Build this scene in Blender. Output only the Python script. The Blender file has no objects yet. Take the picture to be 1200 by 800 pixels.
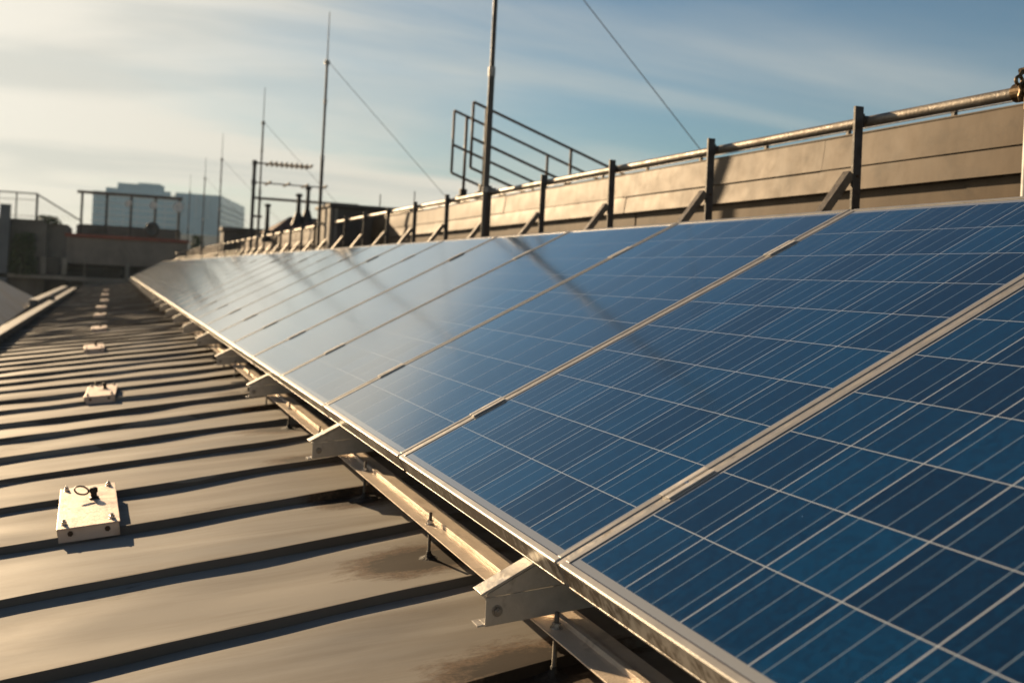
import bpy, math, random
from mathutils import Vector, Matrix
random.seed(7)
R_ = math.radians
sc = bpy.context.scene
col = sc.collection

# ------------------------------------------------------------------ camera
cd = bpy.data.cameras.new('camera'); cam = bpy.data.objects.new('camera', cd); col.objects.link(cam)
r0 = Vector((0.95222793, -0.30115168, 0.05069154))
r1 = Vector((0.04751134, -0.01787989, -0.99871066))
r2 = Vector((0.30166976, 0.95340861, -0.00271761))
M = Matrix((r0, -r1, -r2)).transposed().to_4x4()
M.translation = Vector((-0.76484165, -1.57368248, 0.48056664))
cam.matrix_world = M
cd.sensor_width = 36; cd.lens = 34.77
cd.shift_x = 0.0841; cd.shift_y = -0.0566
cd.clip_start = 0.02; cd.clip_end = 5000
cd.dof.use_dof = True; cd.dof.focus_distance = 2.25; cd.dof.aperture_fstop = 4.0
sc.camera = cam

# ------------------------------------------------------------------ world, sun
SUN_EL, SUN_AZ = 17.0, -17.5          # azimuth measured from +Y towards +X
sd = Vector((math.sin(R_(SUN_AZ))*math.cos(R_(SUN_EL)), math.cos(R_(SUN_AZ))*math.cos(R_(SUN_EL)), math.sin(R_(SUN_EL))))
w = bpy.data.worlds.new('World'); sc.world = w; w.use_nodes = True
nt = w.node_tree; nt.nodes.clear()
def N(nt, t, **k):
    n = nt.nodes.new(t)
    for a, b in k.items(): setattr(n, a, b)
    return n
def sky_world():
    L = nt.links.new
    out = N(nt, 'ShaderNodeOutputWorld'); bg = N(nt, 'ShaderNodeBackground'); bg.inputs[1].default_value = 0.052
    sky = N(nt, 'ShaderNodeTexSky', sky_type='NISHITA', sun_disc=False)
    sky.sun_elevation = R_(SUN_EL); sky.sun_rotation = R_(SUN_AZ)
    sky.air_density = 1.3; sky.dust_density = 0.35; sky.ozone_density = 3.0
    tc = N(nt, 'ShaderNodeTexCoord')
    sep = N(nt, 'ShaderNodeSeparateXYZ'); L(tc.outputs['Generated'], sep.inputs[0])
    # project the view direction on a cloud layer
    zz = N(nt, 'ShaderNodeMath', operation='MAXIMUM'); L(sep.outputs[2], zz.inputs[0]); zz.inputs[1].default_value = 0.0
    za = N(nt, 'ShaderNodeMath', operation='ADD'); L(zz.outputs[0], za.inputs[0]); za.inputs[1].default_value = 0.16
    dx = N(nt, 'ShaderNodeMath', operation='DIVIDE'); L(sep.outputs[0], dx.inputs[0]); L(za.outputs[0], dx.inputs[1])
    dy = N(nt, 'ShaderNodeMath', operation='DIVIDE'); L(sep.outputs[1], dy.inputs[0]); L(za.outputs[0], dy.inputs[1])
    cb = N(nt, 'ShaderNodeCombineXYZ'); L(dx.outputs[0], cb.inputs[0]); L(dy.outputs[0], cb.inputs[1])
    mp = N(nt, 'ShaderNodeMapping'); mp.inputs['Scale'].default_value = (0.34, 0.95, 1); mp.inputs['Rotation'].default_value = (0, 0, R_(-8)); mp.inputs['Location'].default_value = (3.3, 1.7, 0)
    L(cb.outputs[0], mp.inputs[0])
    nz = N(nt, 'ShaderNodeTexNoise'); nz.inputs['Scale'].default_value = 1.1; nz.inputs['Detail'].default_value = 6; nz.inputs['Roughness'].default_value = 0.48; nz.inputs['Distortion'].default_value = 0.5
    L(mp.outputs[0], nz.inputs['Vector'])
    # more cloud towards the sun's side (-x)
    bias = N(nt, 'ShaderNodeMath', operation='MULTIPLY_ADD'); L(sep.outputs[0], bias.inputs[0]); bias.inputs[1].default_value = -0.88; bias.inputs[2].default_value = 0.47
    b2 = N(nt, 'ShaderNodeMath', operation='MULTIPLY_ADD'); L(zz.outputs[0], b2.inputs[0]); b2.inputs[1].default_value = -1.1; L(bias.outputs[0], b2.inputs[2])
    b3 = N(nt, 'ShaderNodeMath', operation='MULTIPLY_ADD'); L(sep.outputs[1], b3.inputs[0]); b3.inputs[1].default_value = 0.15; L(b2.outputs[0], b3.inputs[2]); b2 = b3
    hi = N(nt, 'ShaderNodeMath', operation='SUBTRACT'); L(zz.outputs[0], hi.inputs[0]); hi.inputs[1].default_value = 0.27
    hm = N(nt, 'ShaderNodeMath', operation='MAXIMUM'); L(hi.outputs[0], hm.inputs[0]); hm.inputs[1].default_value = 0.0
    b4 = N(nt, 'ShaderNodeMath', operation='MULTIPLY_ADD'); L(hm.outputs[0], b4.inputs[0]); b4.inputs[1].default_value = -4.5; L(b2.outputs[0], b4.inputs[2]); b2 = b4
    am = N(nt, 'ShaderNodeMath', operation='MULTIPLY_ADD'); L(nz.outputs[0], am.inputs[0]); am.inputs[1].default_value = 2.0; am.inputs[2].default_value = -0.48
    ad = N(nt, 'ShaderNodeMath', operation='ADD'); L(am.outputs[0], ad.inputs[0]); L(b2.outputs[0], ad.inputs[1])
    mr = N(nt, 'ShaderNodeMapRange', interpolation_type='SMOOTHSTEP'); L(ad.outputs[0], mr.inputs[0])
    mr.inputs[1].default_value = 0.20; mr.inputs[2].default_value = 1.0; mr.inputs[3].default_value = 0.03; mr.inputs[4].default_value = 0.93
    mx = N(nt, 'ShaderNodeMix', data_type='RGBA'); L(mr.outputs[0], mx.inputs['Factor'])
    # slightly muted blue
    hs = N(nt, 'ShaderNodeHueSaturation'); hs.inputs['Saturation'].default_value = 0.95; hs.inputs['Value'].default_value = 1.0; L(sky.outputs[0], hs.inputs['Color'])
    tn = N(nt, 'ShaderNodeMix', data_type='RGBA', blend_type='MULTIPLY'); tn.inputs['Factor'].default_value = 1; L(hs.outputs[0], tn.inputs['A']); tn.inputs['B'].default_value = (0.74, 0.92, 1.0, 1)
    # deeper blue towards the zenith
    zg = N(nt, 'ShaderNodeMapRange', interpolation_type='SMOOTHSTEP'); L(sep.outputs[2], zg.inputs[0]); zg.inputs[1].default_value = 0.16; zg.inputs[2].default_value = 0.66
    zc = N(nt, 'ShaderNodeMix', data_type='RGBA'); L(zg.outputs[0], zc.inputs['Factor']); zc.inputs['A'].default_value = (1, 1, 1, 1); zc.inputs['B'].default_value = (0.05, 0.33, 0.50, 1)
    zm = N(nt, 'ShaderNodeMix', data_type='RGBA', blend_type='MULTIPLY'); zm.inputs['Factor'].default_value = 1; L(tn.outputs['Result'], zm.inputs['A']); L(zc.outputs['Result'], zm.inputs['B'])
    L(zm.outputs['Result'], mx.inputs['A']); gv = N(nt, 'ShaderNodeVectorMath', operation='DOT_PRODUCT'); L(tc.outputs['Generated'], gv.inputs[0]); gv.inputs[1].default_value = tuple(sd)
    gp = N(nt, 'ShaderNodeMath', operation='POWER'); g0 = N(nt, 'ShaderNodeMath', operation='MAXIMUM'); L(gv.outputs['Value'], g0.inputs[0]); g0.inputs[1].default_value = 0.0
    L(g0.outputs[0], gp.inputs[0]); gp.inputs[1].default_value = 14.0
    cm = N(nt, 'ShaderNodeMix', data_type='RGBA'); L(gp.outputs[0], cm.inputs['Factor']); cm.inputs['A'].default_value = (9.8, 9.2, 7.9, 1); cm.inputs['B'].default_value = (13.0, 12.1, 10.4, 1)
    m2 = N(nt, 'ShaderNodeMapping'); m2.inputs['Scale'].default_value = (0.5, 1.5, 1); m2.inputs['Rotation'].default_value = (0, 0, R_(14)); m2.inputs['Location'].default_value = (8.1, 4.6, 0); L(cb.outputs[0], m2.inputs[0])
    n2 = N(nt, 'ShaderNodeTexNoise'); n2.inputs['Scale'].default_value = 1.3; n2.inputs['Detail'].default_value = 7; n2.inputs['Roughness'].default_value = 0.52; n2.inputs['Distortion'].default_value = 0.8; L(m2.outputs[0], n2.inputs['Vector'])
    r2_ = N(nt, 'ShaderNodeMapRange', interpolation_type='SMOOTHSTEP'); L(n2.outputs[0], r2_.inputs[0]); r2_.inputs[1].default_value = 0.44; r2_.inputs[2].default_value = 0.66; r2_.inputs[3].default_value = 0.0; r2_.inputs[4].default_value = 0.55
    c2 = N(nt, 'ShaderNodeMix', data_type='RGBA'); L(r2_.outputs[0], c2.inputs['Factor']); L(cm.outputs['Result'], c2.inputs['A']); c2.inputs['B'].default_value = (7.2, 7.3, 6.7, 1)
    L(c2.outputs['Result'], mx.inputs['B'])
    L(mx.outputs['Result'], bg.inputs[0]); L(bg.outputs[0], out.inputs[0])
sky_world()
sl = bpy.data.lights.new('sun', 'SUN'); so = bpy.data.objects.new('sun', sl); col.objects.link(so)
sl.energy = 5.0; sl.angle = R_(0.6); sl.color = (1.0, 0.73, 0.44)
so.rotation_euler = (-sd).to_track_quat('-Z', 'Y').to_euler()
so.location = sd*50
sc.view_settings.view_transform = 'Standard'; sc.view_settings.look = 'None'
sc.view_settings.gamma = 1; sc.view_settings.exposure = 0.6; sc.view_settings.use_curve_mapping = False
sc.render.engine = 'CYCLES'

# ------------------------------------------------------------------ helpers
def tag(o, label=None, cat=None, group=None, kind=None):
    if label: o['label'] = label
    if cat: o['category'] = cat
    if group: o['group'] = group
    if kind: o['kind'] = kind
    return o
def empty(name, loc=(0, 0, 0), rot=(0, 0, 0)):
    o = bpy.data.objects.new(name, None); col.objects.link(o); o.location = loc; o.rotation_euler = rot
    o.empty_display_size = 0.1
    return o
def copy_tree(o, parent=None):
    c = o.copy(); col.objects.link(c); c.parent = parent
    for ch in [x for x in bpy.data.objects if x.parent == o]: copy_tree(ch, c)
    return c

class MB:
    def __init__(s): s.v = []; s.f = []
    def add(s, vs, fs):
        n = len(s.v); s.v += [tuple(v) for v in vs]; s.f += [tuple(i+n for i in f) for f in fs]; return s
    def box(s, x0, x1, y0, y1, z0, z1):
        return s.add([(x0,y0,z0),(x1,y0,z0),(x1,y1,z0),(x0,y1,z0),(x0,y0,z1),(x1,y0,z1),(x1,y1,z1),(x0,y1,z1)],
              [(0,3,2,1),(4,5,6,7),(0,1,5,4),(1,2,6,5),(2,3,7,6),(3,0,4,7)])
    def prism(s, prof, a0, a1, axis='y'):
        # prof: list of 2-D points; axis 'y': (x,z); 'x': (y,z); 'z': (x,y)
        n = len(prof)
        def P(p, a):
            if axis == 'y': return (p[0], a, p[1])
            if axis == 'x': return (a, p[0], p[1])
            return (p[0], p[1], a)
        vs = [P(p, a0) for p in prof]+[P(p, a1) for p in prof]
        fs = [tuple(range(n)), tuple(range(2*n-1, n-1, -1))]+[(i, (i+1) % n+0, (i+1) % n+n, i+n)[::-1] for i in range(n)]
        return s.add(vs, fs)
    def tube(s, p0, p1, r, r1=None, n=12, caps=True):
        p0 = Vector(p0); p1 = Vector(p1); r1 = r if r1 is None else r1
        d = (p1-p0).normalized(); a = d.orthogonal().normalized(); b = d.cross(a)
        vs = []
        for p, rr in ((p0, r), (p1, r1)):
            for k in range(n):
                t = 2*math.pi*k/n; vs.append(p+a*math.cos(t)*rr+b*math.sin(t)*rr)
        fs = [(k, (k+1) % n, (k+1) % n+n, k+n) for k in range(n)]
        if caps: fs += [tuple(range(n-1, -1, -1)), tuple(range(n, 2*n))]
        return s.add(vs, fs)
    def path(s, pts, r, n=10):
        pts = [Vector(p) for p in pts]; rings = []
        up = Vector((0, 0, 1))
        for i, p in enumerate(pts):
            d = (pts[min(i+1, len(pts)-1)]-pts[max(i-1, 0)]).normalized()
            a = d.cross(up)
            if a.length < 1e-3: a = d.orthogonal()
            a.normalize(); b = d.cross(a)
            rings.append([p+a*math.cos(2*math.pi*k/n)*r+b*math.sin(2*math.pi*k/n)*r for k in range(n)])
        vs = [v for q in rings for v in q]; fs = []
        for i in range(len(pts)-1):
            for k in range(n): fs.append((i*n+k, i*n+(k+1) % n, (i+1)*n+(k+1) % n, (i+1)*n+k))
        fs += [tuple(range(n-1, -1, -1)), tuple(range((len(pts)-1)*n, len(pts)*n))]
        return s.add(vs, fs)
    def lathe(s, prof, c=(0, 0, 0), n=16, axis='z'):
        vs = []; m = len(prof)
        for k in range(n):
            t = 2*math.pi*k/n
            for r, z in prof:
                q = (r*math.cos(t), r*math.sin(t), z)
                if axis == 'y': q = (q[0], q[2], q[1])
                if axis == 'x': q = (q[2], q[0], q[1])
                vs.append((q[0]+c[0], q[1]+c[1], q[2]+c[2]))
        fs = []
        for k in range(n):
            for i in range(m-1):
                a = k*m+i; b = ((k+1) % n)*m+i; fs.append((a, b, b+1, a+1))
        return s.add(vs, fs)
    def ring(s, c, R, r, ax, ay, n=28, m=8, sy=1.0):
        c = Vector(c); ax = Vector(ax).normalized(); ay = Vector(ay).normalized(); nz = ax.cross(ay)
        vs = []
        for k in range(n):
            t = 2*math.pi*k/n; d = ax*math.cos(t)+ay*math.sin(t)*sy
            for j in range(m):
                u = 2*math.pi*j/m; vs.append(c+d*R+d.normalized()*math.cos(u)*r+nz*math.sin(u)*r)
        fs = [(k*m+j, ((k+1) % n)*m+j, ((k+1) % n)*m+(j+1) % m, k*m+(j+1) % m) for k in range(n) for j in range(m)]
        return s.add(vs, fs)
    def build(s, name, mat, parent=None, bevel=0, smooth=False, tri=None, seg=2):
        me = bpy.data.meshes.new(name); me.from_pydata(s.v, [], s.f); me.update()
        import bmesh
        bm = bmesh.new(); bm.from_mesh(me); bmesh.ops.recalc_face_normals(bm, faces=bm.faces); bm.to_mesh(me); bm.free()
        me.materials.append(mat)
        o = bpy.data.objects.new(name, me); col.objects.link(o); o.parent = parent
        if smooth:
            for p in me.polygons: p.use_smooth = True
            if smooth == 'auto':
                md = o.modifiers.new('edge', 'EDGE_SPLIT'); md.split_angle = R_(35)
        if bevel:
            md = o.modifiers.new('bevel', 'BEVEL'); md.width = bevel; md.segments = seg; md.limit_method = 'ANGLE'; md.angle_limit = R_(40)
            md.harden_normals = False
        return o

# ------------------------------------------------------------------ materials
def ramp(nt, fac, stops):
    r = N(nt, 'ShaderNodeValToRGB'); nt.links.new(fac, r.inputs[0])
    e = r.color_ramp.elements
    while len(e) < len(stops): e.new(0.5)
    for i, (p, c) in enumerate(stops): e[i].position = p; e[i].color = (*c, 1) if len(c) == 3 else c
    return r.outputs[0]
def noise(nt, vec, scale, detail=4, rough=0.55, dist=0.0, sc3=None):
    if sc3:
        m = N(nt, 'ShaderNodeMapping'); m.inputs['Scale'].default_value = sc3; nt.links.new(vec, m.inputs[0]); vec = m.outputs[0]
    n = N(nt, 'ShaderNodeTexNoise'); n.inputs['Scale'].default_value = scale; n.inputs['Detail'].default_value = detail
    n.inputs['Roughness'].default_value = rough; n.inputs['Distortion'].default_value = dist
    nt.links.new(vec, n.inputs['Vector']); return n.outputs[0]
def math_(nt, op, a, b=None, c=None):
    m = N(nt, 'ShaderNodeMath', operation=op)
    for i, x in enumerate((a, b, c)):
        if x is None: continue
        if isinstance(x, (int, float)): m.inputs[i].default_value = x
        else: nt.links.new(x, m.inputs[i])
    return m.outputs[0]
def mixc(nt, f, a, b):
    m = N(nt, 'ShaderNodeMix', data_type='RGBA')
    for k, x in (('Factor', f), ('A', a), ('B', b)):
        if isinstance(x, tuple): m.inputs[k].default_value = (*x, 1) if len(x) == 3 else x
        elif isinstance(x, (int, float)): m.inputs[k].default_value = x
        else: nt.links.new(x, m.inputs[k])
    return m.outputs['Result']
def newmat(name):
    m = bpy.data.materials.new(name); m.use_nodes = True; nt = m.node_tree
    b = nt.nodes['Principled BSDF']; tc = N(nt, 'ShaderNodeTexCoord')
    return m, nt, b, tc.outputs['Object']
def surf(name, base, rough=0.5, metal=0.0, var=0.25, scale=6, dark=None, damt=0.4, dscale=3, bump=0.0, bscale=40, sc3=None, rvar=0.12):
    """plain weathered surface: tone variation, patches of dirt, fine bump"""
    m, nt, b, o = newmat(name)
    n1 = noise(nt, o, scale, 6, 0.6, sc3=sc3)
    c0 = tuple(x*(1-var) for x in base); c1 = tuple(min(1, x*(1+var)) for x in base)
    c = ramp(nt, n1, [(0.3, c0), (0.7, c1)])
    if dark:
        n2 = noise(nt, o, dscale, 7, 0.65, 0.6)
        f = ramp(nt, n2, [(0.62-damt*0.4, (0, 0, 0)), (0.78-damt*0.2, (1, 1, 1))])
        f = math_(nt, 'MULTIPLY', f, 0.85)
        c = mixc(nt, f, c, dark)
    nt.links.new(c, b.inputs['Base Color'])
    b.inputs['Metallic'].default_value = metal
    n3 = noise(nt, o, scale*2.7, 4, 0.6)
    rr = N(nt, 'ShaderNodeMapRange'); nt.links.new(n3, rr.inputs[0]); rr.inputs[1].default_value = 0.3; rr.inputs[2].default_value = 0.7
    rr.inputs[3].default_value = max(0.05, rough-rvar); rr.inputs[4].default_value = min(1, rough+rvar)
    nt.links.new(rr.outputs[0], b.inputs['Roughness'])
    if bump:
        n4 = noise(nt, o, bscale, 5, 0.6)
        bp = N(nt, 'ShaderNodeBump'); bp.inputs['Strength'].default_value = bump; bp.inputs['Distance'].default_value = 0.01
        nt.links.new(n4, bp.inputs['Height']); nt.links.new(bp.outputs[0], b.inputs['Normal'])
    return m

def cell_material():
    m, nt, b, o = newmat('solar_cells'); L = nt.links.new
    sp = N(nt, 'ShaderNodeSeparateXYZ'); L(o, sp.inputs[0]); x, y = sp.outputs[0], sp.outputs[1]
    oi = N(nt, 'ShaderNodeObjectInfo')
    u = math_(nt, 'DIVIDE', math_(nt, 'SUBTRACT', x, 0.0315), 0.1587); v = math_(nt, 'DIVIDE', math_(nt, 'SUBTRACT', y, 0.0205), 0.159)
    fu = math_(nt, 'FRACT', u); fv = math_(nt, 'FRACT', v); iu = math_(nt, 'FLOOR', u); iv = math_(nt, 'FLOOR', v)
    gap_u = math_(nt, 'GREATER_THAN', fu, 1-0.0022/0.1587)
    gap_v = math_(nt, 'GREATER_THAN', fv, 1-0.0026/0.159)
    def outside(a, lo, hi):
        return math_(nt, 'MAXIMUM', math_(nt, 'LESS_THAN', a, lo), math_(nt, 'GREATER_THAN', a, hi))
    margin = math_(nt, 'MAXIMUM', outside(x, 0.0315, 1.6160), outside(y, 0.0205, 0.9712))
    gap = math_(nt, 'MAXIMUM', gap_u, gap_v)
    bus = None
    for c in (0.163, 0.490, 0.817):
        t = math_(nt, 'LESS_THAN', math_(nt, 'ABSOLUTE', math_(nt, 'SUBTRACT', fv, c)), 0.0062)
        bus = t if bus is None else math_(nt, 'MAXIMUM', bus, t)
    # crystals
    cb = N(nt, 'ShaderNodeCombineXYZ'); L(x, cb.inputs[0]); L(y, cb.inputs[1]); L(math_(nt, 'MULTIPLY', oi.outputs['Random'], 57.0), cb.inputs[2])
    vo = N(nt, 'ShaderNodeTexVoronoi'); vo.inputs['Scale'].default_value = 120; L(cb.outputs[0], vo.inputs['Vector'])
    vs = N(nt, 'ShaderNodeSeparateColor'); L(vo.outputs['Color'], vs.inputs[0])
    ci = N(nt, 'ShaderNodeCombineXYZ'); L(iu, ci.inputs[0]); L(iv, ci.inputs[1]); L(math_(nt, 'MULTIPLY', oi.outputs['Random'], 91.0), ci.inputs[2])
    wn = N(nt, 'ShaderNodeTexWhiteNoise'); L(ci.outputs[0], wn.inputs['Vector'])
    nb = noise(nt, cb.outputs[0], 7, 3, 0.5)
    t = math_(nt, 'ADD', math_(nt, 'MULTIPLY', vs.outputs[0], 0.30), math_(nt, 'MULTIPLY', wn.outputs['Value'], 0.55))
    t = math_(nt, 'ADD', t, math_(nt, 'MULTIPLY', nb, 0.25))
    cell = ramp(nt, t, [(0.15, (0.0004, 0.009, 0.028)), (0.50, (0.0005, 0.022, 0.062)), (0.88, (0.0006, 0.046, 0.125))])
    c = mixc(nt, bus, cell, (0.20, 0.27, 0.33))
    c = mixc(nt, gap, c, (0.50, 0.54, 0.57))
    c = mixc(nt, margin, c, (0.36, 0.36, 0.345))
    # dust: a thin film and specks, heavier along the low edge
    d1 = noise(nt, cb.outputs[0], 3.5, 6, 0.6, 0.4)
    low = math_(nt, 'MULTIPLY', math_(nt, 'POWER', math_(nt, 'MAXIMUM', math_(nt, 'SUBTRACT', 1.0, math_(nt, 'DIVIDE', x, 0.050)), 0.0), 2.0), 0.22)
    dust = math_(nt, 'ADD', math_(nt, 'MULTIPLY', d1, 0.008), low)
    sp2 = N(nt, 'ShaderNodeTexVoronoi'); sp2.inputs['Scale'].default_value = 13; L(cb.outputs[0], sp2.inputs['Vector'])
    spk = math_(nt, 'LESS_THAN', sp2.outputs['Distance'], 0.022)
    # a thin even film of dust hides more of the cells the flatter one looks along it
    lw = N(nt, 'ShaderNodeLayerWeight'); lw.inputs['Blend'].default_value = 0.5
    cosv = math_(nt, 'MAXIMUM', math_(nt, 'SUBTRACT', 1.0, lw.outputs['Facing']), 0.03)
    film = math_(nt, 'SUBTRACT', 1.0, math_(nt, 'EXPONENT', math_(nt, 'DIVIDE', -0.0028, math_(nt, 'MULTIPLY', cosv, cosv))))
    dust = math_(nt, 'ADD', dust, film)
    dust = math_(nt, 'MAXIMUM', dust, math_(nt, 'MULTIPLY', spk, 0.5))
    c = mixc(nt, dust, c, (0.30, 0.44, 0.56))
    lip = math_(nt, 'MAXIMUM', outside(x, 0.0155, 1.6345), math_(nt, 'GREATER_THAN', y, 0.9765))
    c = mixc(nt, math_(nt, 'MULTIPLY', lip, 0.9), c, (0.05, 0.035, 0.022))
    L(c, b.inputs['Base Color'])
    b.inputs['Roughness'].default_value = 0.10; b.inputs['Specular IOR Level'].default_value = 0.6; b.inputs['IOR'].default_value = 1.5
    b.inputs['Coat Weight'].default_value = 1.0; b.inputs['Coat IOR'].default_value = 1.62
    b.inputs['Sheen Weight'].default_value = 0.0; b.inputs['Sheen Roughness'].default_value = 0.35; b.inputs['Sheen Tint'].default_value = (0.80, 0.92, 1.0, 1)
    cr = N(nt, 'ShaderNodeMapRange'); L(d1, cr.inputs[0]); cr.inputs[1].default_value = 0.3; cr.inputs[2].default_value = 0.7; cr.inputs[3].default_value = 0.09; cr.inputs[4].default_value = 0.11
    L(cr.outputs[0], b.inputs['Coat Roughness'])
    bp = N(nt, 'ShaderNodeBump'); bp.inputs['Strength'].default_value = 0.012; bp.inputs['Distance'].default_value = 0.001
    L(noise(nt, o, 9, 2, 0.5), bp.inputs['Height']); L(bp.outputs[0], b.inputs['Coat Normal'])
    return m

def frame_material():
    m, nt, b, o = newmat('anodised_frame'); L = nt.links.new
    sp = N(nt, 'ShaderNodeSeparateXYZ'); L(o, sp.inputs[0])
    oi = N(nt, 'ShaderNodeObjectInfo')
    cb = N(nt, 'ShaderNodeCombineXYZ'); L(sp.outputs[0], cb.inputs[0]); L(sp.outputs[1], cb.inputs[1]); L(math_(nt, 'ADD', sp.outputs[2], math_(nt, 'MULTIPLY', oi.outputs['Random'], 31)), cb.inputs[2])
    n1 = noise(nt, cb.outputs[0], 14, 5, 0.6)
    base = ramp(nt, n1, [(0.3, (0.36, 0.345, 0.315)), (0.7, (0.49, 0.47, 0.43))])
    # grime splashed on the outer low face
    g1 = noise(nt, cb.outputs[0], 55, 6, 0.7, 0.8, sc3=(1, 1.0, 0.5))
    g2 = noise(nt, cb.outputs[0], 2.2, 3, 0.5)
    gf = ramp(nt, math_(nt, 'ADD', math_(nt, 'MULTIPLY', g1, 0.75), math_(nt, 'MULTIPLY', g2, 0.45)), [(0.52, (0, 0, 0)), (0.62, (1, 1, 1))])
    face = math_(nt, 'MULTIPLY', math_(nt, 'LESS_THAN', sp.outputs[0], 0.0012), math_(nt, 'LESS_THAN', sp.outputs[2], -0.007))
    face = math_(nt, 'MULTIPLY', face, math_(nt, 'LESS_THAN', oi.outputs['Random'], 2.0))
    c = mixc(nt, math_(nt, 'MULTIPLY', math_(nt, 'MULTIPLY', gf, face), 0.92), base, (0.07, 0.052, 0.035))
    L(c, b.inputs['Base Color']); b.inputs['Metallic'].default_value = 0.35
    b.inputs['Roughness'].default_value = 0.42
    bp = N(nt, 'ShaderNodeBump'); bp.inputs['Strength'].default_value = 0.15; bp.inputs['Distance'].default_value = 0.002
    L(g1, bp.inputs['Height']); L(bp.outputs[0], b.inputs['Normal'])
    return m

RIB0, RIBS, RIBB = 0.638, 0.5137, 0.1317
def roof_material():
    m, nt, b, o = newmat('coated_sheet_roof'); L = nt.links.new
    sp = N(nt, 'ShaderNodeSeparateXYZ'); L(o, sp.inputs[0]); x, y = sp.outputs[0], sp.outputs[1]
    # position across a bay, 0..1 between two seams
    t = math_(nt, 'DIVIDE', math_(nt, 'SUBTRACT', math_(nt, 'SUBTRACT', y, RIB0), math_(nt, 'MULTIPLY', x, RIBB)), RIBS)
    ft = math_(nt, 'FRACT', t); it = math_(nt, 'FLOOR', t)
    wn = N(nt, 'ShaderNodeTexWhiteNoise', noise_dimensions='1D'); L(it, wn.inputs['W'])
    n1 = noise(nt, o, 1.6, 6, 0.55, 0.3, sc3=(0.6, 1.6, 1)); n2 = noise(nt, o, 0.9, 3, 0.5, 0.3, sc3=(0.8, 1.3, 1))
    base = ramp(nt, n1, [(0.28, (0.265, 0.252, 0.226)), (0.72, (0.385, 0.366, 0.328))])
    ws = noise(nt, o, 2.2, 7, 0.65, 0.25, sc3=(0.35, 3.2, 1))
    base = mixc(nt, ramp(nt, ws, [(0.42, (0, 0, 0)), (0.72, (0.75, 0.75, 0.75))]), base, (0.135, 0.108, 0.078))
    base = mixc(nt, ramp(nt, noise(nt, o, 3.1, 7, 0.7, 0.2, sc3=(0.5, 2.2, 1)), [(0.58, (0, 0, 0)), (0.80, (0.6, 0.6, 0.6))]), base, (0.36, 0.335, 0.29))
    base = mixc(nt, math_(nt, 'MULTIPLY', wn.outputs[0], 0.3), base, (0.23, 0.19, 0.14))
    base = mixc(nt, math_(nt, 'MULTIPLY', n2, 0.35), base, (0.25, 0.235, 0.21))
    # rusty grit caught on the uphill side of the seams (stains with their own outline)
    edge = N(nt, 'ShaderNodeMapRange', interpolation_type='SMOOTHSTEP'); L(ft, edge.inputs[0]); edge.inputs[1].default_value = 0.0; edge.inputs[2].default_value = 0.36; edge.inputs[3].default_value = 1; edge.inputs[4].default_value = 0
    g = noise(nt, o, 1.5, 8, 0.68, 0.3, sc3=(0.75, 2.6, 1))
    gf = ramp(nt, math_(nt, 'ADD', math_(nt, 'MULTIPLY', edge.outputs[0], 0.20), math_(nt, 'MULTIPLY', math_(nt, 'SUBTRACT', g, 0.5), 1.5)), [(0.19, (0, 0, 0)), (0.29, (1, 1, 1))])
    fine = noise(nt, o, 90, 4, 0.7)
    gf = math_(nt, 'MULTIPLY', gf, math_(nt, 'ADD', 0.35, math_(nt, 'MULTIPLY', fine, 1.0)))
    gf = math_(nt, 'MINIMUM', gf, 0.88)
    c = mixc(nt, gf, base, (0.075, 0.048, 0.026))
    # shade painted into the colour on the near faces of the standing seams
    seam_shade = math_(nt, 'GREATER_THAN', ft, 0.984)
    c = mixc(nt, math_(nt, 'MULTIPLY', seam_shade, 0.6), c, (0.07, 0.055, 0.042))
    # rusty rings where the rods pierce the sheet
    py = math_(nt, 'MULTIPLY', math_(nt, 'SUBTRACT', math_(nt, 'FRACT', math_(nt, 'ADD', math_(nt, 'DIVIDE', math_(nt, 'SUBTRACT', y, 0.16), 0.722), 0.5)), 0.5), 0.722)
    px = math_(nt, 'SUBTRACT', x, 0.035)
    iy = math_(nt, 'FLOOR', math_(nt, 'ADD', math_(nt, 'DIVIDE', math_(nt, 'SUBTRACT', y, 0.16), 0.722), 0.5))
    w2 = N(nt, 'ShaderNodeTexWhiteNoise', noise_dimensions='1D'); L(math_(nt, 'ADD', iy, 3.3), w2.inputs['W'])
    rr_ = math_(nt, 'SQRT', math_(nt, 'ADD', math_(nt, 'POWER', math_(nt, 'ABSOLUTE', math_(nt, 'MULTIPLY', px, 0.6)), 2.0), math_(nt, 'POWER', math_(nt, 'ABSOLUTE', py), 2.0)))
    rn = math_(nt, 'ADD', rr_, math_(nt, 'ADD', math_(nt, 'MULTIPLY', noise(nt, o, 15, 9, 0.78, 0.3, sc3=(0.6, 1.3, 1)), -0.20), math_(nt, 'MULTIPLY', w2.outputs[0], -0.035)))
    ring = ramp(nt, math_(nt, 'ADD', rn, 0.5), [(0.470, (1, 1, 1)), (0.515, (0, 0, 0))])
    gcol = ramp(nt, noise(nt, o, 120, 4, 0.75), [(0.35, (0.045, 0.026, 0.014)), (0.6, (0.13, 0.078, 0.042)), (0.75, (0.26, 0.19, 0.12))])
    c = mixc(nt, math_(nt, 'MULTIPLY', ring, 0.85), c, gcol)
    core = ramp(nt, math_(nt, 'ADD', rn, 0.5), [(0.440, (1, 1, 1)), (0.462, (0, 0, 0))])
    c = mixc(nt, math_(nt, 'MULTIPLY', core, 0.9), c, (0.028, 0.021, 0.015))
    # pale spots
    vo = N(nt, 'ShaderNodeTexVoronoi'); vo.inputs['Scale'].default_value = 2.3; L(o, vo.inputs['Vector'])
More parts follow.
